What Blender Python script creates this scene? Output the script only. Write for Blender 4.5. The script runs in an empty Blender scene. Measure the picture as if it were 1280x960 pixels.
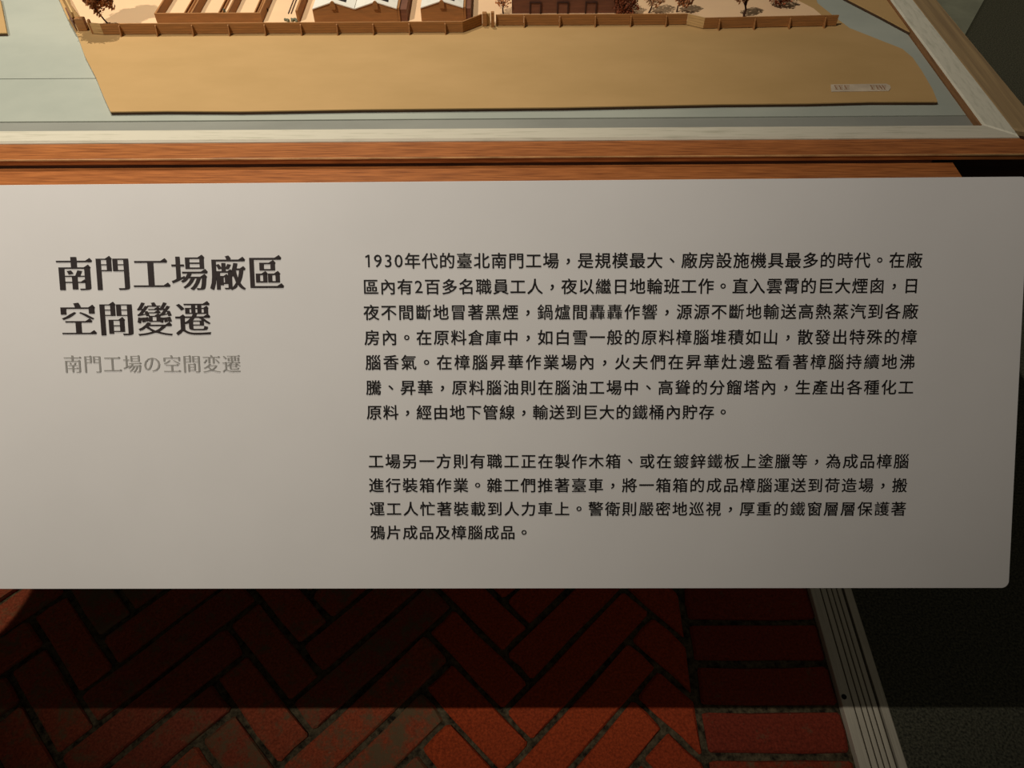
import bpy, bmesh, math, random
from mathutils import Vector, Matrix
rnd = random.Random(7)
S = bpy.context.scene
C = S.collection
H = 1.25                      # camera height above the brick floor
c50, s50 = math.cos(math.radians(50)), math.sin(math.radians(50))

# ---------------- camera, world, lights, exposure ----------------
cam = bpy.data.objects.new('camera', bpy.data.cameras.new('camera'))
C.objects.link(cam); S.camera = cam
cam.location = (0, 0, H); cam.rotation_euler = (math.radians(40), 0, 0)
cam.data.sensor_width = 36; cam.data.lens = 27.0
cam.data.clip_start = 0.01
w = bpy.data.worlds.new('world'); S.world = w; w.use_nodes = True
w.node_tree.nodes['Background'].inputs[0].default_value = (0.9, 0.8, 0.65, 1)
w.node_tree.nodes['Background'].inputs[1].default_value = 0.045
S.view_settings.view_transform = 'Standard'; S.view_settings.look = 'None'
S.view_settings.exposure = 0.0; S.view_settings.gamma = 1.0
S.view_settings.use_curve_mapping = False

def spot(name, loc, aim, power, size_deg, blend, radius, color):
    l = bpy.data.lights.new(name, 'SPOT'); l.energy = power; l.color = color
    l.spot_size = math.radians(size_deg); l.spot_blend = blend; l.shadow_soft_size = radius
    o = bpy.data.objects.new(name, l); C.objects.link(o); o.location = loc
    o.rotation_euler = (Vector(aim) - Vector(loc)).to_track_quat('-Z', 'Y').to_euler()
    return o
# ceiling spotlight behind the viewer (lights panel and floor)
spot('spot_lamp', (-1.00, -0.214, 2.70), (-0.22, 0.88, 0.98), 110, 55, 1.0, 0.005, (1.0, 0.90, 0.80))
# ceiling spotlight beyond the table (lights the model from the back)
spot('spot_lamp', (-0.30, 1.12, 2.62), (-0.52, 0.54, 0.98), 92, 49, 1.0, 0.006, (1.0, 0.90, 0.76))
# spotlight far left, its beam ends on the bricks under the table
spot('spot_lamp', (-2.60, 0.75, 2.25), (-1.17, 0.62, 0.0), 90, 11.5, 0.04, 0.003, (1.0, 0.86, 0.64))

# dim unseen lamp added to brighten the far right of the room
spot('spot_lamp', (2.3, 3.4, 2.70), (2.0, 2.75, 0.0), 50, 48, 0.9, 0.03, (1.0, 0.88, 0.68))

# ---------------- geometry of the view, used only to read positions ----------------
def ray(px, py):
    x = (px - 640) / 960; u = (480 - py) / 960
    return Vector((x, c50 + u * s50, -s50 + u * c50))
def gp(px, py, z):                       # where a sight line meets the level z
    d = ray(px, py); t = (z - H) / d.z
    return Vector((0, 0, H)) + d * t
TZ = 0.985                               # top of the table edge
PSI = 0.010858720109055205
ORG = Vector((0, 0.4004838426961562, 0))
cp, sp_ = math.cos(PSI), math.sin(PSI)
def T(x, y, z):                          # table frame -> world
    return Vector((ORG.x + x * cp - y * sp_, ORG.y + x * sp_ + y * cp, z))
def L(p):                                # world -> table frame
    d = p - ORG
    return (d.x * cp + d.y * sp_, -d.x * sp_ + d.y * cp)

# ---------------- materials ----------------
def nt(name):
    m = bpy.data.materials.new(name); m.use_nodes = True
    t = m.node_tree; return m, t, t.nodes['Principled BSDF']
def mat(name, col, rough=0.6, scale=(40, 40, 40), amt=0.12, bump=0.15, bdist=0.0004, col2=None, detail=6, spec=0.4, dots=None, lo=.35, hi=.65):
    m, t, b = nt(name)
    N = t.nodes; K = t.links
    tc = N.new('ShaderNodeTexCoord'); mp = N.new('ShaderNodeMapping'); mp.inputs['Scale'].default_value = scale
    K.new(tc.outputs['Object'], mp.inputs[0])
    no = N.new('ShaderNodeTexNoise'); no.inputs['Scale'].default_value = 1.0; no.inputs['Detail'].default_value = detail
    no.inputs['Roughness'].default_value = 0.6
    K.new(mp.outputs[0], no.inputs['Vector'])
    cr = N.new('ShaderNodeValToRGB')
    c2 = col2 or tuple(x * (1 - 2 * amt) for x in col)
    cr.color_ramp.elements[0].position = lo; cr.color_ramp.elements[0].color = (*c2, 1)
    cr.color_ramp.elements[1].position = hi; cr.color_ramp.elements[1].color = (*[min(1, x * (1 + amt)) for x in col], 1)
    K.new(no.outputs['Fac'], cr.inputs[0])
    out = cr.outputs[0]
    K.new(out, b.inputs['Base Color'])
    b.inputs['Roughness'].default_value = rough
    b.inputs['Specular IOR Level'].default_value = spec
    if bump:
        bp = N.new('ShaderNodeBump'); bp.inputs['Strength'].default_value = bump; bp.inputs['Distance'].default_value = bdist
        K.new(no.outputs['Fac'], bp.inputs['Height']); K.new(bp.outputs[0], b.inputs['Normal'])
    return m
M = {}
M['panel'] = mat('satin_white_print', (.82, .81, .78), .42, (6, 6, 6), .02, .05, .0002)
M['ink'] = mat('black_ink', (.010, .008, .007), .5, (50, 50, 50), .1, 0)
M['title_ink'] = mat('brown_black_ink', (.022, .013, .011), .5, (50, 50, 50), .1, 0)
M['grey_ink'] = mat('grey_ink', (.34, .33, .30), .5, (50, 50, 50), .04, 0)
M['panel_edge'] = mat('panel_core', (.62, .60, .56), .6)
M['sheet'] = mat('grey_green_sheet', (.40, .43, .36), .75, (9, 14, 9), .05, .12, .002, col2=(.35, .385, .325))
M['sheet_low'] = mat('grey_base_board', (.27, .28, .24), .75, (9, 20, 9), .06, .1, .001)
M['tan'] = mat('tan_cardboard', (.50, .32, .128), .7, (14, 30, 14), .03, .1, .0005, col2=(.47, .30, .115))
M['tan_edge'] = mat('shaded_cardboard_edge', (.07, .035, .014), .8)  # shadow gap below the sheet's front edge, put into the colour
M['cream'] = mat('pale_cardboard', (.84, .58, .33), .7, (14, 20, 14), .05, .08, .0005, col2=(.80, .55, .32))
M['wood'] = mat('orange_brown_veneer', (.38, .135, .038), .34, (42, 800, 800), .2, .3, .0003, col2=(.20, .062, .017), lo=.3, hi=.62)
M['wood_side'] = mat('brown_grey_veneer', (.36, .25, .12), .5, (420, 10, 420), .15, .2, .0003, col2=(.24, .165, .085), lo=.3, hi=.7)
M['dark_wood'] = mat('shaded_dark_wood', (.05, .018, .01), .5, (8, 200, 200), .25, .2, .0003)  # shade under the table is put into this dark wood colour
M['white_wood_x'] = mat('whitewashed_wood', (.60, .57, .45), .6, (35, 520, 520), .05, .4, .0005, col2=(.40, .39, .28), lo=.22, hi=.48)
M['white_wood_y'] = mat('whitewashed_wood_side', (.64, .62, .49), .6, (360, 60, 360), .05, .4, .0005, col2=(.46, .46, .35), lo=.22, hi=.52)
M['edge_band'] = mat('veneer_edge_highlight', (.62, .36, .15), .4, (60, 300, 300), .2, 0)  # pale veneer line with the lip's highlight put into its colour
M['rim_edge'] = mat('raw_wood_edge', (.30, .15, .06), .6, (300, 30, 300), .15, .2)
M['card'] = mat('brown_model_board', (.38, .17, .05), .65, (60, 60, 900), .12, .3, .0002, col2=(.31, .145, .045))
M['card_lit'] = mat('lit_model_board', (.60, .40, .17), .65, (60, 60, 900), .1, .3, .0002, col2=(.50, .32, .125))  # lit copy of the model board, light put into the colour
M['card_red'] = mat('red_brown_model_board', (.19, .075, .038), .65, (60, 60, 500), .12, .3, .0002)
M['roof'] = mat('white_model_roof', (.80, .78, .68), .6, (160, 160, 160), .05, .1, .0002, col2=(.66, .65, .56), lo=.2, hi=.45)
M['black'] = mat('black_opening', (.015, .012, .012), .7)
M['leaf_brown'] = mat('dried_leaf_brown', (.50, .21, .08), .8, (300, 300, 300), .3, .2)
M['leaf_orange'] = mat('dried_leaf_orange', (.62, .24, .08), .8, (300, 300, 300), .3, .2)
M['leaf_red'] = mat('dried_leaf_red', (.30, .085, .03), .8, (300, 300, 300), .3, .2)
M['leaf_pale'] = mat('dried_leaf_pale', (.66, .38, .19), .8, (300, 300, 300), .3, .2)
M['twig'] = mat('dark_twig', (.06, .022, .012), .8, (200, 200, 200), .2, .3)
M['moss'] = mat('grey_green_figure_paint', (.20, .21, .13), .8, (400, 400, 400), .3, .4)
M['label'] = mat('pale_film_label', (.60, .50, .36), .35, (60, 60, 60), .1, .1)
M['label_ink'] = mat('faded_brown_ink', (.30, .15, .07), .6)
M['mortar'] = mat('dirty_mortar', (.15, .12, .065), .95, (90, 90, 90), .4, 1.0, .008, col2=(.02, .016, .008), detail=12)
M['carpet'] = mat('dark_grey_carpet', (.12, .12, .08), .95, (260, 260, 260), .3, .8, .003, col2=(.03, .032, .022))
M['alu'] = mat('dull_aluminium', (.80, .75, .59), .5, (350, 14, 350), .06, .2, .0003, spec=.5)
M['groove'] = mat('groove_dark', (.09, .075, .05), .8)  # darker tone for the grooves between the ribs
M['wall'] = mat('painted_wall', (.30, .28, .25), .8)
M['teal'] = mat('grey_green_slab', (.30, .32, .24), .8, (8, 8, 8), .1, .1)
def brick_mat():
    m, t, b = nt('brick_clay'); N = t.nodes; K = t.links
    oi = N.new('ShaderNodeObjectInfo'); tc = N.new('ShaderNodeTexCoord')
    ad = N.new('ShaderNodeVectorMath'); ad.operation = 'ADD'
    K.new(tc.outputs['Object'], ad.inputs[0])
    sc = N.new('ShaderNodeVectorMath'); sc.operation = 'SCALE'; sc.inputs['Scale'].default_value = 1.0
    K.new(oi.outputs['Location'], sc.inputs[0]); K.new(sc.outputs[0], ad.inputs[1])
    def noise(s, d, r=.6):
        n = N.new('ShaderNodeTexNoise'); n.inputs['Scale'].default_value = s; n.inputs['Detail'].default_value = d
        n.inputs['Roughness'].default_value = r; K.new(ad.outputs[0], n.inputs['Vector']); return n
    n1, n2, n3 = noise(30, 9, .78), noise(260, 5), noise(70, 8, .78)
    # fine grain on the clay
    g = N.new('ShaderNodeMapRange'); g.inputs['From Min'].default_value = .25; g.inputs['From Max'].default_value = .75
    g.inputs['To Min'].default_value = .5; g.inputs['To Max'].default_value = 1.45
    K.new(n2.outputs['Fac'], g.inputs['Value'])
    mu = N.new('ShaderNodeVectorMath'); mu.operation = 'SCALE'
    K.new(oi.outputs['Color'], mu.inputs[0]); K.new(g.outputs[0], mu.inputs['Scale'])
    # dirt film: amount per brick in the object's alpha
    th = N.new('ShaderNodeMath'); th.operation = 'ADD'; K.new(n1.outputs['Fac'], th.inputs[0]); K.new(oi.outputs['Alpha'], th.inputs[1])
    mr = N.new('ShaderNodeMapRange'); mr.inputs['From Min'].default_value = .94; mr.inputs['From Max'].default_value = 1.08
    K.new(th.outputs[0], mr.inputs['Value'])
    mx = N.new('ShaderNodeMix'); mx.data_type = 'RGBA'
    K.new(mr.outputs[0], mx.inputs['Factor']); K.new(mu.outputs[0], mx.inputs['A']); mx.inputs['B'].default_value = (.21, .135, .065, 1)
    # pale specks of lime
    sp = N.new('ShaderNodeMapRange'); sp.inputs['From Min'].default_value = .66; sp.inputs['From Max'].default_value = .74
    ml = N.new('ShaderNodeMath'); ml.operation = 'ADD'; K.new(n3.outputs['Fac'], ml.inputs[0])
    aa = N.new('ShaderNodeMath'); aa.operation = 'MULTIPLY'; K.new(oi.outputs['Alpha'], aa.inputs[0]); aa.inputs[1].default_value = .06
    K.new(aa.outputs[0], ml.inputs[1]); K.new(ml.outputs[0], sp.inputs['Value'])
    m2 = N.new('ShaderNodeMix'); m2.data_type = 'RGBA'
    K.new(sp.outputs[0], m2.inputs['Factor']); K.new(mx.outputs['Result'], m2.inputs['A']); m2.inputs['B'].default_value = (.38, .28, .15, 1)
    K.new(m2.outputs['Result'], b.inputs['Base Color'])
    b.inputs['Roughness'].default_value = .85; b.inputs['Specular IOR Level'].default_value = .25
    bp = N.new('ShaderNodeBump'); bp.inputs['Strength'].default_value = .7; bp.inputs['Distance'].default_value = .003
    K.new(n3.outputs['Fac'], bp.inputs['Height']); K.new(bp.outputs[0], b.inputs['Normal'])
    return m
M['brick'] = brick_mat()

# ---------------- object helpers ----------------
def wloc(o):
    v = Vector((0, 0, 0))
    while o is not None:
        v = v + Vector(o.location); o = o.parent
    return v
def obj(name, vf, m, parent=None, label=None, cat=None, group=None, kind=None, mats=None, fm=None):
    vs, fs = vf
    vs = [Vector(v) for v in vs]
    if parent is None:
        lo = Vector((min(v.x for v in vs), min(v.y for v in vs), min(v.z for v in vs)))
        hi = Vector((max(v.x for v in vs), max(v.y for v in vs), max(v.z for v in vs)))
        base = Vector(((lo.x + hi.x) / 2, (lo.y + hi.y) / 2, lo.z))
        if kind == 'structure': base = Vector((0, 0, 0))
    else:
        base = wloc(parent)
    me = bpy.data.meshes.new(name); me.from_pydata([v - base for v in vs], [], fs); me.update()
    for mm in (mats or [m]): me.materials.append(mm)
    if fm:
        for p, i in zip(me.polygons, fm): p.material_index = i
    o = bpy.data.objects.new(name, me); C.objects.link(o)
    if parent is None: o.location = base
    else: o.parent = parent
    tag(o, label, cat, group, kind)
    return o
def tag(o, label=None, cat=None, group=None, kind=None):
    if label: o['label'] = label
    if cat: o['category'] = cat
    if group: o['group'] = group
    if kind: o['kind'] = kind
def thing(name, loc, label, cat, group=None):
    o = bpy.data.objects.new(name, None); C.objects.link(o); o.location = loc; o.empty_display_size = .01
    tag(o, label, cat, group); return o
def join(*vfs):
    V, F = [], []
    for vs, fs in vfs:
        n = len(V); V += list(vs); F += [tuple(i + n for i in f) for f in fs]
    return V, F
BF = [(0, 3, 2, 1), (4, 5, 6, 7), (0, 1, 5, 4), (1, 2, 6, 5), (2, 3, 7, 6), (3, 0, 4, 7)]
def box(x0, x1, y0, y1, z0, z1, f=T):
    return ([f(x, y, z) for z in (z0, z1) for x, y in ((x0, y0), (x1, y0), (x1, y1), (x0, y1))], list(BF))
def W(x, y, z): return Vector((x, y, z))
def bbox(x0, x1, y0, y1, z0, z1, f=T, b=.001):     # box with a bevelled top edge
    return ([f(x, y, z0) for x, y in ((x0, y0), (x1, y0), (x1, y1), (x0, y1))] +
            [f(x, y, z1 - b) for x, y in ((x0, y0), (x1, y0), (x1, y1), (x0, y1))] +
            [f(x, y, z1) for x, y in ((x0 + b, y0 + b), (x1 - b, y0 + b), (x1 - b, y1 - b), (x0 + b, y1 - b))],
            [(3, 2, 1, 0)] + [(i, (i + 1) % 4, 4 + (i + 1) % 4, 4 + i) for i in range(4)] +
            [(4 + i, 4 + (i + 1) % 4, 8 + (i + 1) % 4, 8 + i) for i in range(4)] + [(8, 9, 10, 11)])
def prism(poly, z0, z1, f=T):                      # poly: ccw list of (x, y)
    n = len(poly)
    V = [f(x, y, z0) for x, y in poly] + [f(x, y, z1) for x, y in poly]
    F = [tuple(range(n - 1, -1, -1)), tuple(range(n, 2 * n))] + [(i, (i + 1) % n, n + (i + 1) % n, n + i) for i in range(n)]
    return V, F
def tube(pts, rads, n=6):
    V, F = [], []
    for k, (p, r) in enumerate(zip(pts, rads)):
        d = (pts[min(k + 1, len(pts) - 1)] - pts[max(k - 1, 0)]).normalized()
        a = d.orthogonal().normalized(); b = d.cross(a)
        for i in range(n):
            t = 2 * math.pi * i / n; V.append(p + a * (r * math.cos(t)) + b * (r * math.sin(t)))
    for k in range(len(pts) - 1):
        for i in range(n):
            F.append((k * n + i, k * n + (i + 1) % n, (k + 1) * n + (i + 1) % n, (k + 1) * n + i))
    F.append(tuple(range(n - 1, -1, -1))); F.append(tuple(range((len(pts) - 1) * n, len(pts) * n)))
    return V, F

# ---------------- floor: mortar bed, herringbone bricks, border bricks, metal strip, carpet ----------------
XB = 0.2335 * H; XS0 = 0.4135 * H; XS1 = 0.4715 * H
floor = obj('floor', box(-3.0, XS0 + .01, -1.5, 6, -.06, -.006, W), M['mortar'], kind='structure')
obj('floor_right', box(XS0 + .02, 4.0, -1.5, 6, -.06, .004, W), M['carpet'], kind='structure')
obj('wall_back', box(-3.0, 4.0, 6.0, 6.1, -.06, 3.0, W), M['wall'], kind='structure')
obj('wall_left', box(-3.1, -3.0, -1.5, 6, -.06, 3.0, W), M['wall'], kind='structure')
obj('wall_right', box(4.0, 4.1, -1.5, 6, -.06, 3.0, W), M['wall'], kind='structure')

def clip(poly, a, b, c):                          # keep a*x + b*y <= c
    out = []
    for i in range(len(poly)):
        p, q = poly[i - 1], poly[i]
        dp, dq = a * p[0] + b * p[1] - c, a * q[0] + b * q[1] - c
        if (dp <= 0) != (dq <= 0):
            t = dp / (dp - dq); out.append((p[0] + t * (q[0] - p[0]), p[1] + t * (q[1] - p[1])))
        if dq <= 0: out.append(q)
    return out
def brick(poly, col, dirt):
    # more outline points with a little wear, then bevelled body
    pts = []
    n = len(poly)
    cx = sum(p[0] for p in poly) / n; cy = sum(p[1] for p in poly) / n
    for i in range(n):
        p, q = poly[i], poly[(i + 1) % n]
        ln = math.hypot(q[0] - p[0], q[1] - p[1])
        if ln < .004: continue
        k = 3 if ln > .12 else 2
        for j in range(k):
            t = j / k
            if j == 0: t = min(.06, .004 / ln)
            jx, jy = rnd.uniform(-.002, .002), rnd.uniform(-.002, .002)
            pts.append((p[0] + t * (q[0] - p[0]) + jx, p[1] + t * (q[1] - p[1]) + jy))
        t = 1 - min(.06, .004 / ln)
        pts.append((p[0] + t * (q[0] - p[0]), p[1] + t * (q[1] - p[1])))
    n = len(pts)
    if n < 4: return
    tx, ty = rnd.uniform(-.012, .012), rnd.uniform(-.012, .012); dz = rnd.uniform(-.0012, .0012)
    zt = lambda x, y, e: dz + e + (x - cx) * tx + (y - cy) * ty
    V = [Vector((x, y, -.03)) for x, y in pts] + [Vector((x, y, zt(x, y, -.0035))) for x, y in pts]
    ins = []
    for x, y in pts:
        d = math.hypot(x - cx, y - cy); s = max(.5, 1 - .0042 / d)
        X, Y = cx + (x - cx) * s, cy + (y - cy) * s
        ins.append(Vector((X, Y, zt(X, Y, rnd.uniform(-.0004, .0004)))))
    V += ins
    F = [(i, (i + 1) % n, n + (i + 1) % n, n + i) for i in range(n)] + [(n + i, n + (i + 1) % n, 2 * n + (i + 1) % n, 2 * n + i) for i in range(n)] + [tuple(range(2 * n, 3 * n))]
    base = Vector((cx, cy, 0))
    me = bpy.data.meshes.new('brick'); me.from_pydata([v - base for v in V], [], F); me.update(); me.materials.append(M['brick'])
    o = bpy.data.objects.new('brick', me); C.objects.link(o); o.parent = floor; o.location = base
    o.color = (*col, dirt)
    return o
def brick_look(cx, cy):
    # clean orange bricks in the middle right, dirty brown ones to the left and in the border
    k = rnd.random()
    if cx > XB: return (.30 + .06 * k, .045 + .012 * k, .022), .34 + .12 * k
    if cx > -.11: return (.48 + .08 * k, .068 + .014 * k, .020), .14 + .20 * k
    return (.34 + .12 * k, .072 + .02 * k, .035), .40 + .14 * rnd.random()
W1 = .0518 * H; L1 = .235 * H; L2 = .146 * H; G = .0095    # pitch and the two brick lengths, joint width
R2 = math.sqrt(.5)
def uv(s, v): return ((s - v) * R2, (s + v) * R2)          # floor axes turned 45 degrees
sA, vA = .3373 * H, .0672 * H                              # end corner of one "/" brick
for k in range(-14, 24):
    for j in range(-6, 7):
        # "/" brick: s in [s1-L1, s1], v in [v0, v0+W1]
        s1 = sA + k * W1 - j * L1; v0 = vA + k * W1 + j * L2
        for rect in (((s1 - L1 + G / 2, v0 + G / 2), (s1 - G / 2, v0 + W1 - G / 2)),
                     ((s1 + G / 2 - L1 - W1 + W1, v0 + W1 + G / 2), (s1 - L1 + W1 - G / 2, v0 + W1 + L2 - G / 2))):
            (a0, b0), (a1, b1) = rect
            poly = [uv(a0, b0), uv(a1, b0), uv(a1, b1), uv(a0, b1)]
            poly = clip(poly, 1, 0, XB - G / 2)
            poly = clip(poly, -1, 0, 1.30) if poly else poly
            poly = clip(poly, 0, -1, -.02) if poly else poly
            poly = clip(poly, 0, 1, 1.45) if poly else poly
            if len(poly) < 3: continue
            ar = abs(sum(poly[i - 1][0] * poly[i][1] - poly[i][0] * poly[i - 1][1] for i in range(len(poly)))) / 2
            if ar < 2e-4: continue
            cx = sum(p[0] for p in poly) / len(poly); cy = sum(p[1] for p in poly) / len(poly)
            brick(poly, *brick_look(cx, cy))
PB = .0561 * H
for i in range(-5, 16):
    y0 = .2521 * H + i * PB
    if y0 < 0: continue
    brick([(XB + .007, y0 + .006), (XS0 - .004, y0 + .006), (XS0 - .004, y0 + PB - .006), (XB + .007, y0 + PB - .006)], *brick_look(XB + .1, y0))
# metal threshold strip
strip = thing('threshold_strip', (XS0, .3, -.006), 'ribbed silver metal floor strip between bricks and dark carpet', 'floor strip')
fl = lambda x, y, z: Vector((x - (y - .3) * .012, y, z))
xr = [XS0]; wd = XS1 - XS0
ribs = []
gx = [.0, .24, .385, .505, .625, .755]
for a, b in zip(gx, gx[1:]):
    ribs.append(bbox(XS0 + wd * a + (.0012 if a else 0), XS0 + wd * b - .0008, -1, 3.2, -.0055, .010, fl, .0008))
obj('ribbed_plate', join(*ribs), M['alu'], strip)
obj('groove_bed', box(XS0 + .001, XS0 + wd * .77, -1, 3.2, -.0055, .0085, fl), M['groove'], strip, 'dark grooves between the ribs')
obj('bevelled_edge', ([fl(x, y, z) for y in (-1, 3.2) for x, z in ((XS0 + wd * .785 + .001, -.0055), (XS1, -.0055), (XS1, .0065), (XS1 - .002, .0085), (XS0 + wd * .785 + .001, .0112))],
    [(0, 1, 2, 3, 4), (9, 8, 7, 6, 5)] + [(i, 5 + i, 5 + (i + 1) % 5, (i + 1) % 5) for i in range(5)]), M['alu'], strip)
p = gp(1055, 871, .0102)
hole = [(p.x + .0042 * math.cos(t * .785), p.y + .0042 * math.sin(t * .785)) for t in range(8)]
obj('screw_head', prism(hole, .0095, .0107, W), M['black'], strip, 'small black screw head in the ribs')

# ---------------- display table ----------------
XL = -1.25; XR = .3331; XI = .3132; XJ = .2955; YF = 1.15
tb = thing('display_table', T(-.4, .55, 0), 'wooden display table with whitewashed rim holding the cardboard site model', 'table')
GZ = TZ - .0035
obj('base_board', box(XL + .03, XJ + .003, .027, YF - .03, TZ - .03, GZ - .0007), M['sheet_low'], tb, 'dark grey board showing along the front rim')
# outer ledge with a slim lip (veneer)
def rail(name, poly, z0, z1, m, lab=None): return obj(name, prism(poly, z0, z1), m, tb, lab)
def brail(name, poly, z0, z1, m, b=.0012):
    n = len(poly); cx = sum(q[0] for q in poly) / n; cy = sum(q[1] for q in poly) / n
    # bevel by insetting across the rail
    e = []
    for i in range(n):
        p0, p1, p2 = poly[i - 1], poly[i], poly[(i + 1) % n]
        d1 = Vector((p1[0] - p0[0], p1[1] - p0[1])).normalized(); d2 = Vector((p2[0] - p1[0], p2[1] - p1[1])).normalized()
        n1 = Vector((-d1.y, d1.x)); n2 = Vector((-d2.y, d2.x)); k = (n1 + n2) / (1 + n1.dot(n2))
        e.append((p1[0] + k.x * b, p1[1] + k.y * b))
    V = [T(x, y, z0) for x, y in poly] + [T(x, y, z1 - b) for x, y in poly] + [T(x, y, z1) for x, y in e]
    F = [tuple(range(n - 1, -1, -1))] + [(i, (i + 1) % n, n + (i + 1) % n, n + i) for i in range(n)] + [(n + i, n + (i + 1) % n, 2 * n + (i + 1) % n, 2 * n + i) for i in range(n)] + [tuple(range(2 * n, 3 * n))]
    return obj(name, (V, F), m, tb)
brail('front_ledge', [(XL, 0), (XR, 0), (XI, .0168), (XL + .02, .0168)], TZ - .0042, TZ - .0002, M['wood'], .0006)
brail('right_ledge', [(XR, .0168 + .004), (XR, YF), (XI, YF - .02), (XI, .0168 + .0105)], TZ - .0042, TZ - .0002, M['wood_side'], .0012)
obj('edge_band', box(XL + .002, XR - .001, -.0004, .0002, TZ - .0012, TZ - .0003), M['edge_band'], tb, 'thin pale highlight line along the front edge')
obj('sub_frame', box(XL + .06, XR - .006, .012, .05, TZ - .0302, TZ - .0204), M['dark_wood'], tb)  # dark strip for the shaded gap under the lip
obj('sub_frame', box(XL + .06, XR - .006, .012, .0166, TZ - .0203, TZ - .0043), M['dark_wood'], tb)
obj('sub_frame', box(XI + .001, XR - .006, .0168, YF - .03, TZ - .0302, TZ - .0045), M['dark_wood'], tb)
obj('apron', box(XL + .1, .255, .0003, .0118, TZ - .06, TZ - .0043), M['dark_wood'], tb)
brail('back_ledge', [(XR, YF), (XL, YF), (XL + .02, YF - .02), (XI, YF - .02)], TZ - .0042, TZ - .0002, M['wood'], .0006)
brail('left_ledge', [(XL, YF), (XL, 0), (XL + .02, .0168), (XL + .02, YF - .02)], TZ - .0042, TZ - .0002, M['wood_side'], .0006)
# whitewashed rim, mitred
j = .0178
brail('front_rim', [(XL + .02, .0168), (XI, .0168), (XJ, .0298), (XL + .02 + j, .0298)], TZ - .02, TZ + .0012, M['white_wood_x'])
brail('right_rim', [(XI, .01695), (XI, YF - .02), (XJ, YF - .02 - j), (XJ + .0001, .0299)], TZ - .02, TZ + .0010, M['white_wood_y'])
brail('back_rim', [(XI, YF - .02), (XL + .02, YF - .02), (XL + .02 + j, YF - .02 - j), (XJ, YF - .02 - j)], TZ - .02, TZ + .0012, M['white_wood_x'])
brail('left_rim', [(XL + .02, YF - .02), (XL + .02, .0168), (XL + .02 + j, .0298), (XL + .02 + j, YF - .02 - j)], TZ - .02, TZ + .0012, M['white_wood_y'])
obj('rim_lining', box(XJ - .0009, XJ - .0001, .0305, YF - .04, GZ - .0006, TZ + .0002), M['rim_edge'], tb, 'thin brown line along inside of the right rim')
# sheets
sy = .0475
sx = -.2655; seam_y = L(gp(60, 98.5, GZ))[1]
obj('surface_sheet', join(
    prism([(-.25, sy), (XJ - .0015, sy + .001), (XJ - .0015, YF - .04), (-.25, YF - .04)], GZ - .0006, GZ),
    prism([(XL + .04, sy), (-.25, sy), (-.25, seam_y - .0003), (XL + .04, seam_y - .0003)], GZ - .0006, GZ),
    prism([(XL + .04, seam_y + .0002), (-.25, seam_y + .0002), (-.25, YF - .04), (XL + .04, YF - .04)], GZ - .0006, GZ + .0002)), M['sheet'], tb, 'grey green painted sheet')
# dark apron, pedestal
obj('apron', box(XL + .07, XR - .055, .05, YF - .05, TZ - .075, TZ - .0302), M['dark_wood'], tb)
for x0, x1 in ((XL + .12, XL + .20), (XR - .20, XR - .12)):
    for y0 in (.62, YF - .14):
        obj('leg', box(x0, x1, y0, y0 + .07, .0 if x0 < 0 else .0, TZ - .075), M['dark_wood'], tb)

# ---------------- information panel ----------------
D0 = .45
dd = Vector((0, c50 * math.cos(math.radians(82.3)) - s50 * math.sin(math.radians(82.3)), -s50 * math.cos(math.radians(82.3)) - c50 * math.sin(math.radians(82.3))))  # down the slope
P0 = Vector((0, c50 * D0, H - s50 * D0))
PN = Vector((1, 0, 0)).cross(-dd).normalized()
if PN.z < 0: PN = -PN
def bp(px, py, off=0.0):
    d = ray(px, py); t = (P0 + PN * off - Vector((0, 0, H))).dot(PN) / d.dot(PN)
    return Vector((0, 0, H)) + d * t
tl, tr, br, bl = bp(0, 231.3), bp(1287, 220.6), bp(1261.3, 735.3), bp(0, 736.3)
ext = lambda a, b: a + (b - a).normalized() * -.62
tl2, bl2 = ext(tl, tr), ext(bl, br)
def panel_outline():
    pts = [tl2, bl2]
    e1 = (bl - br).normalized(); e2 = (tr - br).normalized(); r = .0045
    cc = br + e1 * r + e2 * r
    for k in range(7):
        a = math.radians(90 * k / 6); pts.append(cc - e2 * r * math.cos(a) - e1 * r * math.sin(a))
    e3 = (tl - tr).normalized(); e4 = (br - tr).normalized(); cc = tr + e3 * r + e4 * r
    for k in range(7):
        a = math.radians(90 * k / 6); pts.append(cc - e3 * r * math.cos(a) - e4 * r * math.sin(a))
    return pts
info = thing('information_panel', (bl + br) / 2 - Vector((0, 0, .0)), 'slanted white text panel with black Chinese text in front of the table', 'information panel')
po = panel_outline(); n = len(po); th = .003
ctr = sum(po, Vector()) / n
V = [q - PN * th for q in po] + [q - PN * .0004 for q in po] + [q + (ctr - q).normalized() * .0004 for q in po]
F = [tuple(range(n - 1, -1, -1))] + [(i, (i + 1) % n, n + (i + 1) % n, n + i) for i in range(n)] + [(n + i, n + (i + 1) % n, 2 * n + (i + 1) % n, 2 * n + i) for i in range(n)] + [tuple(range(2 * n, 3 * n))]
bo = obj('board', (V, F), M['panel'], info)
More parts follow.
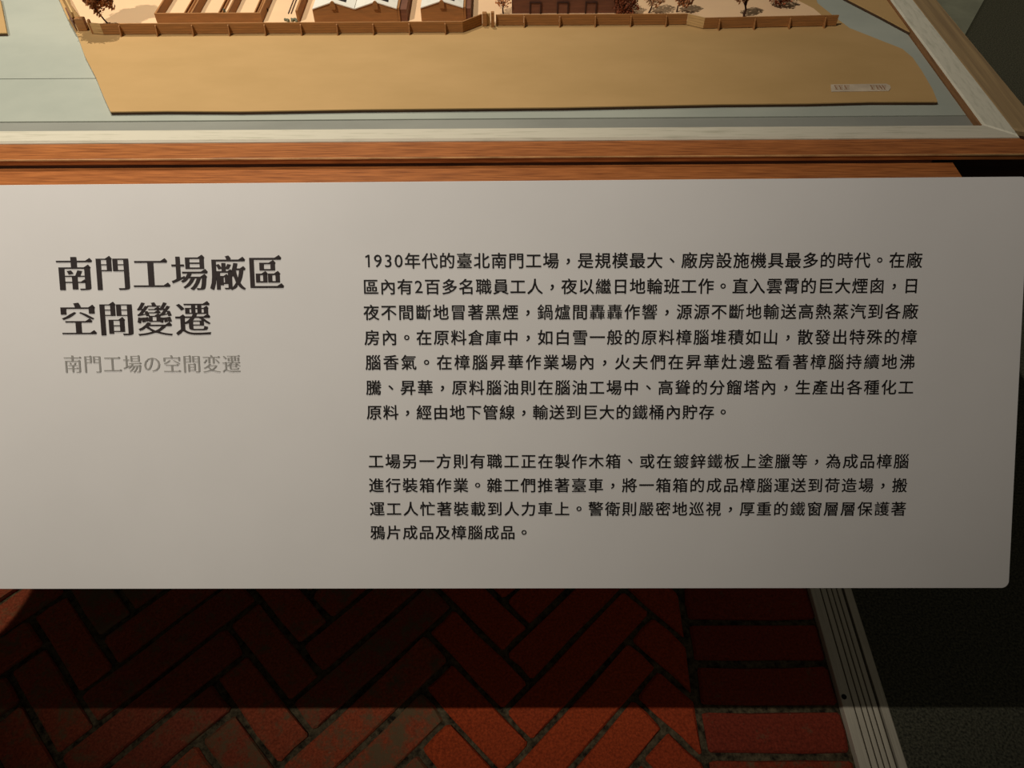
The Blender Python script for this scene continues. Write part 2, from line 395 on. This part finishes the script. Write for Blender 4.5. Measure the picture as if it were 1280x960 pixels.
# wooden wedge that carries the board on the table front
zs = TZ - .0062
def wedge(xr_):
    up = tr - dd * 0
    a = L(bp(640, 300) - PN * th)
    q1 = bp(640, 229.5) - PN * (th + .0006); q2 = bp(640, 420) - PN * (th + .0006)
    y1 = L(q1)[1]; y2 = L(q2)[1]
    prof = [(y1, zs), (-.0002, zs), (-.0002, q2.z), (y2, q2.z), (y1, min(q1.z, zs))]
    n = 4
    prof = [(y1 - .0, zs), (-.0002, zs), (-.0002, q2.z), (y2, q2.z)]
    # point on the board's back at height zs
    tt = (q1.z - zs) / (q1.z - q2.z); y_b = y1 + (y2 - y1) * tt
    prof[0] = (y_b, zs)
    V = [T(x, y, z) for x in (XL + .2, xr_) for y, z in prof]
    F = [(0, 1, 2, 3), (7, 6, 5, 4)] + [(i, 4 + i, 4 + (i + 1) % 4, (i + 1) % 4) for i in range(4)]
    return V, F
obj('support_wedge', wedge(.268), M['wood'], info, 'orange brown wooden support between the panel and the table')

# --- lettering
_cache = {}
def glyph(ch, off=0.0):
    k = (ch, off)
    if k in _cache: return _cache[k]
    cu = bpy.data.curves.new('glyph', 'FONT'); cu.body = ch; cu.size = 1; cu.resolution_u = 3; cu.offset = off
    o = bpy.data.objects.new('glyph', cu); C.objects.link(o)
    dg = bpy.context.evaluated_depsgraph_get(); ev = o.evaluated_get(dg); me = ev.to_mesh()
    vs = [(v.co.x, v.co.y) for v in me.vertices]; fs = [tuple(p.vertices) for p in me.polygons]
    ev.to_mesh_clear(); bpy.data.objects.remove(o); bpy.data.curves.remove(cu)
    _cache[k] = (vs, fs); return vs, fs
def ming(ch, dx, dy, serif=True, sh=.075, sl=.17, even=False):
    """the same outline with heavy uprights, thin horizontals and triangular stroke ends"""
    vs, fs = glyph(ch)
    # weld
    key = {}; idx = []; pts = []
    for v in vs:
        q = (round(v[0], 4), round(v[1], 4))
        if q not in key: key[q] = len(pts); pts.append(v)
        idx.append(key[q])
    fs = [tuple(idx[i] for i in f) for f in fs]
    fs = [f for f in fs if len(set(f)) == len(f)]
    edges = {}
    nf = []
    for f in fs:
        a = sum(pts[f[i - 1]][0] * pts[f[i]][1] - pts[f[i]][0] * pts[f[i - 1]][1] for i in range(len(f)))
        if a < 0: f = f[::-1]
        nf.append(f)
        for i in range(len(f)): edges[(f[i - 1], f[i])] = 1
    bd = [e for e in edges if (e[1], e[0]) not in edges]
    prv, nxt = {}, {}
    for a, b in bd: nxt[a] = b; prv[b] = a
    def en(a, b):
        x, y = pts[b][0] - pts[a][0], pts[b][1] - pts[a][1]; l = math.hypot(x, y) or 1
        return (y / l, -x / l, l)
    out = list(pts); ser = []
    for v in range(len(pts)):
        if v not in nxt or v not in prv: continue
        n1, n2 = en(prv[v], v), en(v, nxt[v])
        ax = n1[0] if abs(n1[0]) > abs(n2[0]) else n2[0]
        ay = n1[1] if abs(n1[1]) > abs(n2[1]) else n2[1]
        if even:
            k = dx / max(.45, 1 + n1[0] * n2[0] + n1[1] * n2[1])
            out[v] = (pts[v][0] + k * (n1[0] + n2[0]), pts[v][1] + k * (n1[1] + n2[1]))
        else: out[v] = (pts[v][0] + dx * ax, pts[v][1] + dy * ay)
    for v in range(len(pts)):
        if not serif or v not in nxt or v not in prv: continue
        n1, n2 = en(prv[v], v), en(v, nxt[v])      # ccw: right side then top side
        if n1[0] > .93 and n2[1] > .93 and n2[2] > .13:
            x, y = out[v]
            k = min(1.0, n2[2] / .45 + .35)
            ser.append(((x - sl * k, y - .004), (x - .0, y - .03), (x + .022 * k, y - .004), (x - .045 * k, y + sh * k)))
    V = list(out); F = list(nf)
    for q in ser:
        b = len(V); V += list(q); F.append((b, b + 1, b + 2, b + 3))
    return V, F
LOWP = '，。、'
def lay_line(name, text, left, right, m, em_px, g, parent, lab=None, pitch_mode='fit'):
    """left/right: ink ends at mid height of the line, read on the board; em: size of a character"""
    A = bp(*left, .00025); B = bp(*right, .00025)
    ex = (B - A).normalized(); ey = -dd.normalized(); ey = (ey - ex * ey.dot(ex)).normalized()
    em = em_px * (bp(left[0] + 10, left[1]) - bp(left[0], left[1])).length / 10
    adv = [.60 if c in '0123456789' else 1.0 for c in text]
    cells = sum(adv); wid = (B - A).length
    ink0 = .06; ink1 = .06 if text[-1] not in LOWP else .40
    pitch = wid / (cells - (ink0 + ink1) ) 
    k = em
    V, F = [], []
    x = -ink0 * pitch
    for c, ad in zip(text, adv):
        vs, fs = g(c)
        ox = x + (pitch * ad - k * (1.0 if ad == 1.0 else .56)) / 2
        oy = -.38 * k
        sx_ = 1.0
        if c in LOWP:
            x0 = min(v[0] for v in vs); x1 = max(v[0] for v in vs); y0 = min(v[1] for v in vs); y1 = max(v[1] for v in vs)
            ox = x + pitch * .5 - k * (x0 + x1) / 2; oy = -k * (y0 + y1) / 2 - (.06 * k if c == '，' else 0)
        n = len(V)
        if ad != 1.0:
            x0 = min(v[0] for v in vs); x1 = max(v[0] for v in vs); ox = x + pitch * ad / 2 - k * (x0 + x1) / 2 * 1.08
            V += [A + ex * (ox + v[0] * k * 1.08) + ey * (oy + (v[1] + .0) * k * 1.08) for v in vs]
        else:
            V += [A + ex * (ox + v[0] * k) + ey * (oy + v[1] * k) for v in vs]
        F += [tuple(i + n for i in f) for f in fs]
        x += pitch * ad
    return obj(name, (V, F), m, parent, lab)
_b = {}
def body(c):
    if c == '1': return [(.215, 0), (.305, 0), (.305, .69), (.225, .69), (.07, .60), (.07, .52), (.215, .585)], [(0, 1, 2, 6), (6, 2, 3), (6, 3, 4, 5)]
    if c not in _b: _b[c] = ming(c, .002 if c in '0239' else .004 if c in '轟' else .0075 if c in '臺嚴鐵繼爐邊響鍋鍍護續斷' else .0115, 0, False, even=True)
    return _b[c]
BL = [
 ('1930年代的臺北南門工場，是規模最大、廠房設施機具最多的時代。在廠', (454, 326), (1152.5, 325)),
 ('區內有2百多名職員工人，夜以繼日地輪班工作。直入雲霄的巨大煙囪，日', (454, 358.5), (1148.5, 357)),
 ('夜不間斷地冒著黑煙，鍋爐間轟轟作響，源源不斷地輸送高熱蒸汽到各廠', (454.5, 390.5), (1147.5, 389)),
 ('房內。在原料倉庫中，如白雪一般的原料樟腦堆積如山，散發出特殊的樟', (455.5, 422), (1146, 421)),
 ('腦香氣。在樟腦昇華作業場內，火夫們在昇華灶邊監看著樟腦持續地沸', (456.5, 453), (1144, 452)),
 ('騰、昇華，原料腦油則在腦油工場中、高聳的分餾塔內，生產出各種化工', (457.5, 484.5), (1142, 484)),
 ('原料，經由地下管線，輸送到巨大的鐵桶內貯存。', (458.5, 515.5), (906, 515)),
 ('工場另一方則有職工正在製作木箱、或在鍍鋅鐵板上塗臘等，為成品樟腦', (460.5, 576.5), (1136, 576.5)),
 ('進行裝箱作業。雜工們推著臺車，將一箱箱的成品樟腦運送到荷造場，搬', (461, 606.5), (1134, 606.5)),
 ('運工人忙著裝載到人力車上。警衛則嚴密地巡視，厚重的鐵窗層層保護著', (462, 636), (1132.5, 636)),
 ('鴉片成品及樟腦成品。', (463, 665.5), (657, 665.5)),
]
for i, (t, a, b) in enumerate(BL):
    lay_line('text_line', t, a, b, M['ink'], 20.6 - i * .13, body, bo, 'line of small black text')
hv = lambda c: ming(c, .024 if c in '場廠區變遷' else .030 if c in '門間' else .040, -.008 if c in '變遷場廠區' else -.015)
lay_line('heading_line', '南門工場廠區', (72, 342), (353, 341), M['title_ink'], 46.0, hv, bo, 'large bold dark brown heading text')
lay_line('heading_line', '空間變遷', (76.5, 399), (262, 398.5), M['title_ink'], 45.5, hv, bo, 'large bold dark brown heading text')
lay_line('subtitle_line', '南門工場の空間変遷', (80, 455), (300, 454.5), M['grey_ink'], 24.0, lambda c: ming(c, .009, -.014, sh=.05, sl=.12), bo, 'pale grey subtitle text')

# ---------------- site model: cardboard sheets ----------------
TN = GZ + .0026
def poly_px(pts, z): return [L(gp(x, y, z)) for x, y in pts]
def sheet_obj(name, pts, z0, z1, m, label, cat, under=.0006):
    lp = [(min(x, XJ - .0014), y) for x, y in poly_px(pts, z1)]
    a = sum(lp[i - 1][0] * lp[i][1] - lp[i][0] * lp[i - 1][1] for i in range(len(lp)))
    if a < 0: lp = lp[::-1]
    n = len(lp); V = [T(x, y, z0) for x, y in lp] + [T(x, y, z1 - .0007) for x, y in lp] + [T(x, y, z1) for x, y in lp]
    F = [tuple(range(n - 1, -1, -1))]; fm = [1]
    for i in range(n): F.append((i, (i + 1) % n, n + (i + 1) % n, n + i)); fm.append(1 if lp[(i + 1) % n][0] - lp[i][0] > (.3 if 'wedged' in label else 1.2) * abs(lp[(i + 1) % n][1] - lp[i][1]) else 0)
    for i in range(n): F.append((n + i, n + (i + 1) % n, 2 * n + (i + 1) % n, 2 * n + i)); fm.append(0)
    F.append(tuple(range(2 * n, 3 * n))); fm.append(0)
    return obj(name, (V, F), None, None, label, cat, mats=[m, M['tan_edge']], fm=fm)
back = [(980, -120), (20, -120)]
sheet_obj('cardboard_sheet', [(75, 2), (84, 22), (97, 45), (106, 70), (120, 97), (130, 122), (138, 139.5), (210, 138.6), (300, 139), (450, 136.5), (700, 134), (900, 130), (1010, 129), (1090, 127), (1172, 127),
    (1166, 112), (1152, 88), (1141, 72), (1128, 61), (1100, 50), (1062, 35), (1046, 23), (1022, 4)] + back, GZ + .0003, TN, M['tan'],
    'large tan cardboard site sheet carrying the model buildings and fences', 'cardboard sheet')
sheet_obj('cardboard_sheet', [(1062, 0), (1100, 19.5), (1141, 39.5), (1139, 30), (1113, 0), (1082, -42), (1032, -16)], GZ + .0003, TN, M['tan'],
    'tan cardboard sheet wedged against the right rim of the table', 'cardboard sheet')
sheet_obj('cardboard_sheet', [(0, -2), (2.5, 10), (8.5, 41), (-60, 42), (-160, 42), (-160, -2)], GZ + .0003, TN, M['tan'],
    'tan cardboard sheet corner at the far left edge of the table', 'cardboard sheet')
CN = TN + .0005
cr = poly_px([(88, 8), (112, 40), (128, 40), (579, 40), (600, 31), (616, 30.5), (858, 29.5), (879, 34.5), (1040, 31), (1018, 12), (985, -5), (900, -110), (60, -110)], CN)
cr = [(x, y + .002) for x, y in cr]
obj('yard_sheet', prism(cr, TN + .0001, CN), M['cream'], None, 'paler pinkish tan sheet inside the model fences under the model buildings', 'cardboard sheet')

# ---------------- model fences ----------------
FH = .0079
def panel_between(a, b, h, thk=.0011, gap=.0004, z=CN):
    d = Vector((b[0] - a[0], b[1] - a[1])); n = Vector((-d.y, d.x)).normalized() * thk
    V = [T(x, y, zz) for zz in (z + gap, z + h) for x, y in (a, b, (b[0] + n.x, b[1] + n.y), (a[0] + n.x, a[1] + n.y))]
    return V, list(BF)
def fence_run(root, pts, mats_, post_every=.0262, first=.02, h=FH, posts=True, z=CN - .0004):
    for (a, b), m in zip(zip(pts, pts[1:]), mats_):
        a, b = Vector(a), Vector(b); ln = (b - a).length; d = (b - a).normalized(); nn = Vector((-d.y, d.x))
        cuts = [0.0]; t = first
        while posts and t < ln - .006: cuts.append(t); t += post_every
        cuts.append(ln)
        for k, (t0, t1) in enumerate(zip(cuts, cuts[1:])):
            # scored board in three courses
            q0, q1 = a + d * t0, a + d * (t1 - .00012)
            courses = []
            for c in range(4):
                z0 = z + .0004 + (h - .0004) * c / 4; z1 = z + .0004 + (h - .0004) * (c + 1) / 4 - (.00012 if c < 3 else 0)
                w_ = nn * (.0011 - (.00006 if c % 2 else 0))
                courses.append(([T(*p2, zz) for zz in (z0, z1) for p2 in ((q0.x, q0.y), (q1.x, q1.y), (q1.x + w_.x, q1.y + w_.y), (q0.x + w_.x, q0.y + w_.y))], list(BF)))
            obj('fence_panel', join(*courses), m, root)
        for t in cuts[1:-1]:
            q = a + d * t; w2 = d * .0008; f1 = nn * -.0034; f2 = nn * -.0010
            V = [T(q.x, q.y, z), T(q.x + w2.x, q.y + w2.y, z), T(q.x + w2.x + f1.x, q.y + w2.y + f1.y, z), T(q.x + f1.x, q.y + f1.y, z),
                 T(q.x, q.y, z + h - .0008), T(q.x + w2.x, q.y + w2.y, z + h - .0008), T(q.x + w2.x + f2.x, q.y + w2.y + f2.y, z + h - .0012), T(q.x + f2.x, q.y + f2.y, z + h - .0012)]
            obj('post', (V, [(0, 1, 2, 3), (7, 6, 5, 4), (4, 5, 1, 0), (5, 6, 2, 1), (6, 7, 3, 2), (7, 4, 0, 3)]), M['card'], root)
P = lambda x, y: L(gp(x, y, CN))
card, pale, red = M['card'], M['card_lit'], M['card_red']
a0, a1, a2, a3 = P(114, 41.5), P(130, 43), P(579, 40), P(603, 30.5)
f1 = thing('model_fence', T(*P(350, 41), CN), 'long brown cardboard fence with small posts along the front left of the model yard', 'model fence', 'cardboard fences around the model yard')
fence_run(f1, [a0, a1, a2], [pale, card], first=.0145 if False else .013)
fence_run(f1, [a2, a3], [card], posts=False)
pst = lambda q, h, m, r, wx=.0016, wy=.0016: obj('post', bbox(q[0] - wx, q[0] + wx, q[1] - wy, q[1] + wy, CN - .0004, CN + h, T, .0004), m, r)
pst(P(606, 31), .0092, card, f1); pst(P(117, 41), .0098, card, f1, .0008, .0010)
b0, b1, b2, b3 = P(620, 31.5), P(858, 30.5), P(879, 35.5), P(1045, 32)
f2 = thing('model_fence', T(*P(750, 31), CN), 'brown cardboard fence right of the gate gap, stepping out to the right corner', 'model fence', 'cardboard fences around the model yard')
fence_run(f2, [b0, b1], [card], first=.0205)
fence_run(f2, [b1, b2], [pale], posts=False)
fence_run(f2, [b2, b3], [card], first=.0105)
pst(P(616, 32.5), .0105, card, f2, .0012, .0012)
obj('post', bbox(P(611, 31)[0] - .0016, P(611, 31)[0] + .0012, P(611, 31)[1], P(611, 31)[1] + .0012, CN - .0004, CN + .0085, T, .0003), pale, f2)
f3 = thing('model_fence', T(*P(90, 30), CN), 'short broken cardboard fence end at the left edge of the site sheet', 'model fence', 'cardboard fences around the model yard')
g0, g1, g2 = P(95, 22), P(84, 2), P(60, -45)
q0, q1 = P(102, 38), P(94, 24)
fence_run(f3, [P(96, 27), P(84, 3), g2], [pale, card], posts=False, h=.0075)
obj('gate_block', bbox(P(98, 38)[0], P(109, 38)[0], P(100, 38)[1], P(100, 38)[1] + .004, CN - .0004, CN + .0085, T, .0004), card, f3)
obj('dark_flap', panel_between(P(97, 38), P(88, 22), .0075, .0008, 0, CN), red, f3)

# ---------------- open sheds, rails and yard walls ----------------
SH = .0072
def X(px, py=29): return P(px, py)[0]
ys = P(260, 29)[1]
yb = ys + .30
sh = thing('open_shed', T(P(262, 29)[0], ys, CN), 'roofless brown model shed with long parallel walls behind the left fence', 'model building', 'model buildings in the yard')
x0, x3 = X(197), X(328)
obj('front_wall', box(x0, x3, ys, ys + .0012, CN, CN + SH), card, sh)
obj('back_wall', box(x0, x3, yb - .0012, yb, CN, CN + SH), card, sh)
for a in (x0, x0 + .0263, x0 + .0530, x3 - .0012):
    obj('long_wall', box(a, a + .0012, ys + .0013, yb - .0013, CN, CN + SH), card, sh)
for a in (x0 + .0175, x0 + .0432, x0 + .0700):
    obj('low_wall', join(box(a, a + .0008, ys + .0013, yb - .0013, CN, CN + .0028), box(a + .0016, a + .0023, ys + .0013, yb - .0013, CN, CN + .0016)), card, sh)
# free standing yard wall and track
xw = P(373, 28)[0]
obj('yard_wall', box(xw - .0008, xw + .0008, P(373, 28)[1] + .001, yb, CN, CN + .0082), card, None, 'long brown model wall left of the white roofed building', 'model wall')
tk = thing('model_track', T(*P(362, 17), CN), 'pair of thin dark model rails on the pale strip behind the left fence', 'model track')
for px in (360, 363.5):
    q = P(px, 17.5); obj('rail', box(q[0], q[0] + .0006, q[1], yb, CN, CN + .0006), M['twig'], tk)

# ---------------- white-roofed sheds ----------------
def shed(x0, x1, yf, bays, label, annex):
    EH, AH, DP = .0094, .0143, .115
    r = thing('gabled_shed', T((x0 + x1) / 2, yf, CN), label, 'model building', 'model buildings in the yard')
    bw = (x1 - x0) / bays
    V, F = [], []
    prof = [(x0, CN)]
    top = []
    for b in range(bays):
        top += [(x0 + bw * b, CN + EH), (x0 + bw * (b + .5), CN + AH)]
    top.append((x1, CN + EH)); pr = [(x0, CN)] + top + [(x1, CN)]
    n = len(pr)
    V = [T(x, yf, z) for x, z in pr] + [T(x, yf + DP, z) for x, z in pr]
    F = [tuple(range(n - 1, -1, -1)), tuple(range(n, 2 * n))] + [(i, (i + 1) % n, n + (i + 1) % n, n + i) for i in range(n)]
    obj('walls', (V, F), card, r)
    for b in range(bays):
        xa, xm, xb = x0 + bw * b, x0 + bw * (b + .5), x0 + bw * (b + 1)
        for (p0, p1) in (((xa + .0002, EH), (xm, AH)), ((xm, AH), (xb - .0002, EH))):
            V = [T(x, y, CN + z + e) for e in (.0002, .0009) for x, z, y in ((p0[0], p0[1], yf - .0006), (p1[0], p1[1], yf - .0006), (p1[0], p1[1], yf + DP), (p0[0], p0[1], yf + DP))]
            obj('roof_slope', (V, list(BF)), M['roof'], r)
        # skylight boxes on the right-hand slope, small holes on the left-hand one
        for yy in (.0048, .036, .068):
            for fx0, fx1, side in ((.16, .58, 1), (.06, .22, -1)):
                xa_, xb_ = (xm + side * bw * .5 * fx0, xm + side * bw * .5 * fx1)
                za, zb = AH - (AH - EH) * fx0, AH - (AH - EH) * fx1
                if side < 0: xa_, xb_, za, zb = xb_, xa_, zb, za
                y0_, y1_ = yf + yy, yf + yy + (.014 if side > 0 else .004)
                V = [T(x, y, CN + z + e) for e in (.0009, .0012) for x, z, y in ((xa_, za, y0_), (xb_, zb, y0_), (xb_, zb, y1_), (xa_, za, y1_))]
                obj('skylight', (V, list(BF)), M['black'], r)
        # gable vent with rounded cap under the ridge
        vv = [(xm - .0019, .0100), (xm + .0019, .0100), (xm + .0019, .0130), (xm + .0013, .0150), (xm, .0158), (xm - .0013, .0150), (xm - .0019, .0130)]
        n = 7; V = [T(x, yf - .0014, CN + z) for x, z in vv] + [T(x, yf - .0001, CN + z) for x, z in vv]
        obj('gable_vent', (V, [tuple(range(n)), tuple(range(2 * n - 1, n - 1, -1))] + [(i, n + i, n + (i + 1) % n, (i + 1) % n) for i in range(n)]), card, r)
    if annex:
        obj('side_annex', box(x1 + .0002, x1 + annex, yf + .001, yf + DP, CN, CN + .0088), red, r)
        obj('side_wall', box(x1 + .0001, x1 + .0016, yf + .0002, yf + DP, CN, CN + .0102), card, r)
    return r
sA_, sB_ = P(393.5, 28), P(498, 27.5)
shed(sA_[0], sB_[0], sA_[1], 2, 'twin-gabled brown model building with white roofs behind the left fence', .0068)
sC, sD = P(527, 26.5), P(580, 26.5)
shed(sC[0], sD[0], sC[1], 1, 'single-gabled brown model building with white roof beside the gate gap', .0052)

# ---------------- big hall ----------------
h0, h1 = P(640, 17), P(772, 15.5)
hall = thing('large_hall', T(h0[0] + .03, h0[1], CN), 'large dark red-brown model hall with three framed doorways', 'model building', 'model buildings in the yard')
HX0, HX1, HY = h0[0], h1[0], h0[1]
HM = M['card_red']
obj('walls', box(HX0, HX1, HY, HY + .13, CN, CN + .021), HM, hall)
obj('roof', ([T(HX0 - .001, HY - .001, CN + .0211), T(HX1 + .001, HY - .001, CN + .0211), T(HX1 + .001, HY + .131, CN + .0211), T(HX0 - .001, HY + .131, CN + .0211), T(HX0 - .001, HY + .065, CN + .034), T(HX1 + .001, HY + .065, CN + .034)],
    [(3, 2, 1, 0), (0, 1, 5, 4), (2, 3, 4, 5), (1, 2, 5), (3, 0, 4)]), M['roof'], hall)
for px in (669, 703, 738):
    qx = P(px, 16)[0]; wv = .0044; hh_ = .0088; t_ = .0009
    f = obj('doorway', join(box(qx - wv, qx - wv + t_, HY - .0009, HY - .0001, CN, CN + hh_), box(qx + wv - t_, qx + wv, HY - .0009, HY - .0001, CN, CN + hh_),
        box(qx - wv + t_, qx + wv - t_, HY - .0009, HY - .0001, CN + hh_ - t_, CN + hh_)), M['twig'], hall)
    obj('door_leaf', box(qx - wv + t_, qx + wv - t_, HY - .0004, HY - .0001, CN, CN + hh_ - t_), HM, f)

# ---------------- model trees ----------------
def tree(base_px, fork, crown, leafm, label, n=420, leaf=.0016, r=None, trunk_r=.0006, seed=1, flat=1.0):
    """base_px: foot on the yard; fork/crown: positions in the upright plane through the foot"""
    R = random.Random(seed); b = gp(*base_px, CN)
    def up(px, py, dy=0):
        d = ray(px, py); t = (b.y + dy) / d.y; return Vector((0, 0, H)) + d * t
    t_ = thing('model_tree', b, label, 'model tree', 'dried-leaf model trees in the yard')
    f = up(*fork); cx0, cx1, cy0, cy1 = crown
    c = up((cx0 + cx1) / 2, (cy0 + cy1) / 2); rx = (up(cx1, cy1) - up(cx0, cy1)).length / 2; rz = (up(cx0, cy0) - up(cx0, cy1)).length / 2
    pts = [b, b.lerp(f, .35) + Vector((R.uniform(-.0006, .0006), 0, 0)), b.lerp(f, .7) + Vector((R.uniform(-.0006, .0006), 0, 0)), f, f.lerp(c, .6)]
    parts = [tube(pts, [trunk_r * 1.2, trunk_r, trunk_r * .9, trunk_r * .8, trunk_r * .4], 5)]
    for k in range(7):
        a = R.uniform(0, 6.28); e = c + Vector((rx * .8 * math.cos(a), rx * .7 * math.sin(a), R.uniform(-.3, .7) * rz))
        parts.append(tube([f, f.lerp(e, .5) + Vector((0, 0, .0008)), e], [trunk_r * .6, trunk_r * .4, trunk_r * .15], 4))
    obj('trunk', join(*parts), M['twig'], t_)
    V, F = [], []
    for k in range(n):
        while True:
            q = Vector((R.uniform(-1, 1), R.uniform(-1, 1), R.uniform(-1, 1)))
            if .05 < q.length < 1: break
        if R.random() < .55: q = q.normalized() * R.uniform(.75, 1.05)
        lump = 1 + .22 * math.sin(q.x * 7 + seed) * math.cos(q.z * 6 + q.y * 5)
        p = c + Vector((q.x * rx * lump, q.y * rx * .8 * lump, q.z * rz * lump * flat))
        if p.z < CN + .001: p.z = CN + .001
        u = Vector((R.gauss(0, 1), R.gauss(0, 1), R.gauss(0, 1))).normalized(); v = u.orthogonal().normalized(); w_ = u.cross(v)
        s = leaf * R.uniform(.5, 1.1); k0 = len(V)
        V += [p - v * s, p + w_ * s * .55 + u * s * .2, p + v * s, p - w_ * s * .55 + u * s * .1]; F += [(k0, k0 + 1, k0 + 2), (k0, k0 + 2, k0 + 3)]
    cr_ = obj('foliage', (V, F), leafm, t_); cr_['kind'] = 'stuff'
    return t_
tree((136, 31), (119, 11), (88, 137, -66, 9), M['leaf_brown'], 'leaning brown dried-leaf model tree at the left end of the long fence', 3600, .0019, seed=3)
tree((629, 17), (629.5, 7), (620, 638, -12, 9), M['leaf_orange'], 'small orange model tree just inside the gate gap', 300, .0011, seed=4)
tree((786, 17), (784, 10), (767, 797, -10, 17), M['leaf_red'], 'dense dark red model bush at the right end of the large hall', 900, .0014, seed=5)
tree((811, 16), (815, 6), (806, 832, -16, 7), M['leaf_pale'], 'pale brown model tree with thin trunk right of the dark red bush', 420, .0014, seed=6)
tree((846, 15), (849, 5), (846, 868, -14, 8), M['leaf_brown'], 'reddish brown model tree above the step in the right fence', 600, .0014, seed=7)
tree((930, 21), (932, 9), (918, 940, -24, 4), M['leaf_pale'], 'pale model tree with twisted dark stem behind the far right fence', 420, .0013, seed=8, trunk_r=.0008)
tree((975, 8), (975, 4), (962, 992, -16, 4), M['leaf_red'], 'dark red-brown model shrub near the right corner of the yard', 500, .0013, seed=9)

# ---------------- small painted figures ----------------
def clump(px, py, wpx, n, label, m, seed, hgt=.0035):
    R = random.Random(seed); b = gp(px, py, CN)
    sc = (gp(px + 10, py, CN) - b).length / 10; parts = []
    for k in range(n):
        x = b.x + (R.uniform(-.5, .5)) * wpx * sc; y = b.y + R.uniform(-.0015, .0015); h = hgt * R.uniform(.5, 1)
        r = .0012 * R.uniform(.7, 1.2)
        parts.append(tube([Vector((x, y, CN)), Vector((x + R.uniform(-.0006, .0006), y, CN + h * .5)), Vector((x + R.uniform(-.0008, .0008), y, CN + h * .85)), Vector((x, y, CN + h))], [r * .7, r, r * .8, r * .2], 6))
    return obj('model_stack', join(*parts), m, None, label, 'model detail', 'tiny pieces on the model yard')
clump(284, 16.5, 9, 4, 'tiny grey-green pile in the third bay of the roofless shed', M['moss'], 1)
clump(331, 15, 5, 3, 'tiny dark brown pile in the last bay of the roofless shed', M['twig'], 2, .0045)
clump(364, 26.5, 17, 8, 'row of tiny grey-green pieces in front of the model rails', M['moss'], 3, .0026)

# ---------------- name label on the sheet ----------------
lz = TN + .0004
lp = poly_px([(1039, 114.5), (1038.5, 105.5), (1108, 104.5), (1112.5, 106.5), (1113.5, 110), (1111, 113.5)], lz)[::-1]
a = sum(lp[i - 1][0] * lp[i][1] - lp[i][0] * lp[i - 1][1] for i in range(len(lp)))
if a < 0: lp = lp[::-1]
lb = obj('name_label', prism(lp, TN + .0001, lz), M['label'], None, 'small pale strip label with faded writing near right corner of the large sheet', 'label')
parts = []
for px0, px1 in ((1044, 1048), (1049.5, 1053.5), (1055, 1062), (1089, 1093.5), (1096, 1100), (1101, 1104), (1105, 1107.5)):
    for fy in (107, 109, 111.2):
        q0 = L(gp(px0, fy, lz)); q1 = L(gp(px1, fy, lz))
        parts.append(box(q0[0], q1[0], q0[1] - .0003, q0[1] + .0003, lz, lz + .00006))
    qa = L(gp((px0 + px1) / 2, 111.8, lz)); qb = L(gp((px0 + px1) / 2, 106.5, lz))
    parts.append(box(qa[0] - .0003, qa[0] + .0003, qa[1], qb[1], lz, lz + .00007))
obj('faded_writing', join(*parts), M['label_ink'], lb)

# ---------------- right background: low slab for a paler floor patch ----------------
p1, p2 = gp(1230, 0, .03), gp(1208, 40, .03); e = (p2 - p1).normalized()  # flat slab that makes a paler patch of the floor
pa, pb = p1 - e * 1.2, p2 + e * .55
obj('pale_floor_slab', prism([(pb.x, pb.y), (pa.x, pa.y), (pa.x - .9, pa.y), (pb.x - .5, pb.y)], .004, .03, W), M['teal'], None, 'low grey-green plinth on the dark floor beyond the right side of the table', 'slab')
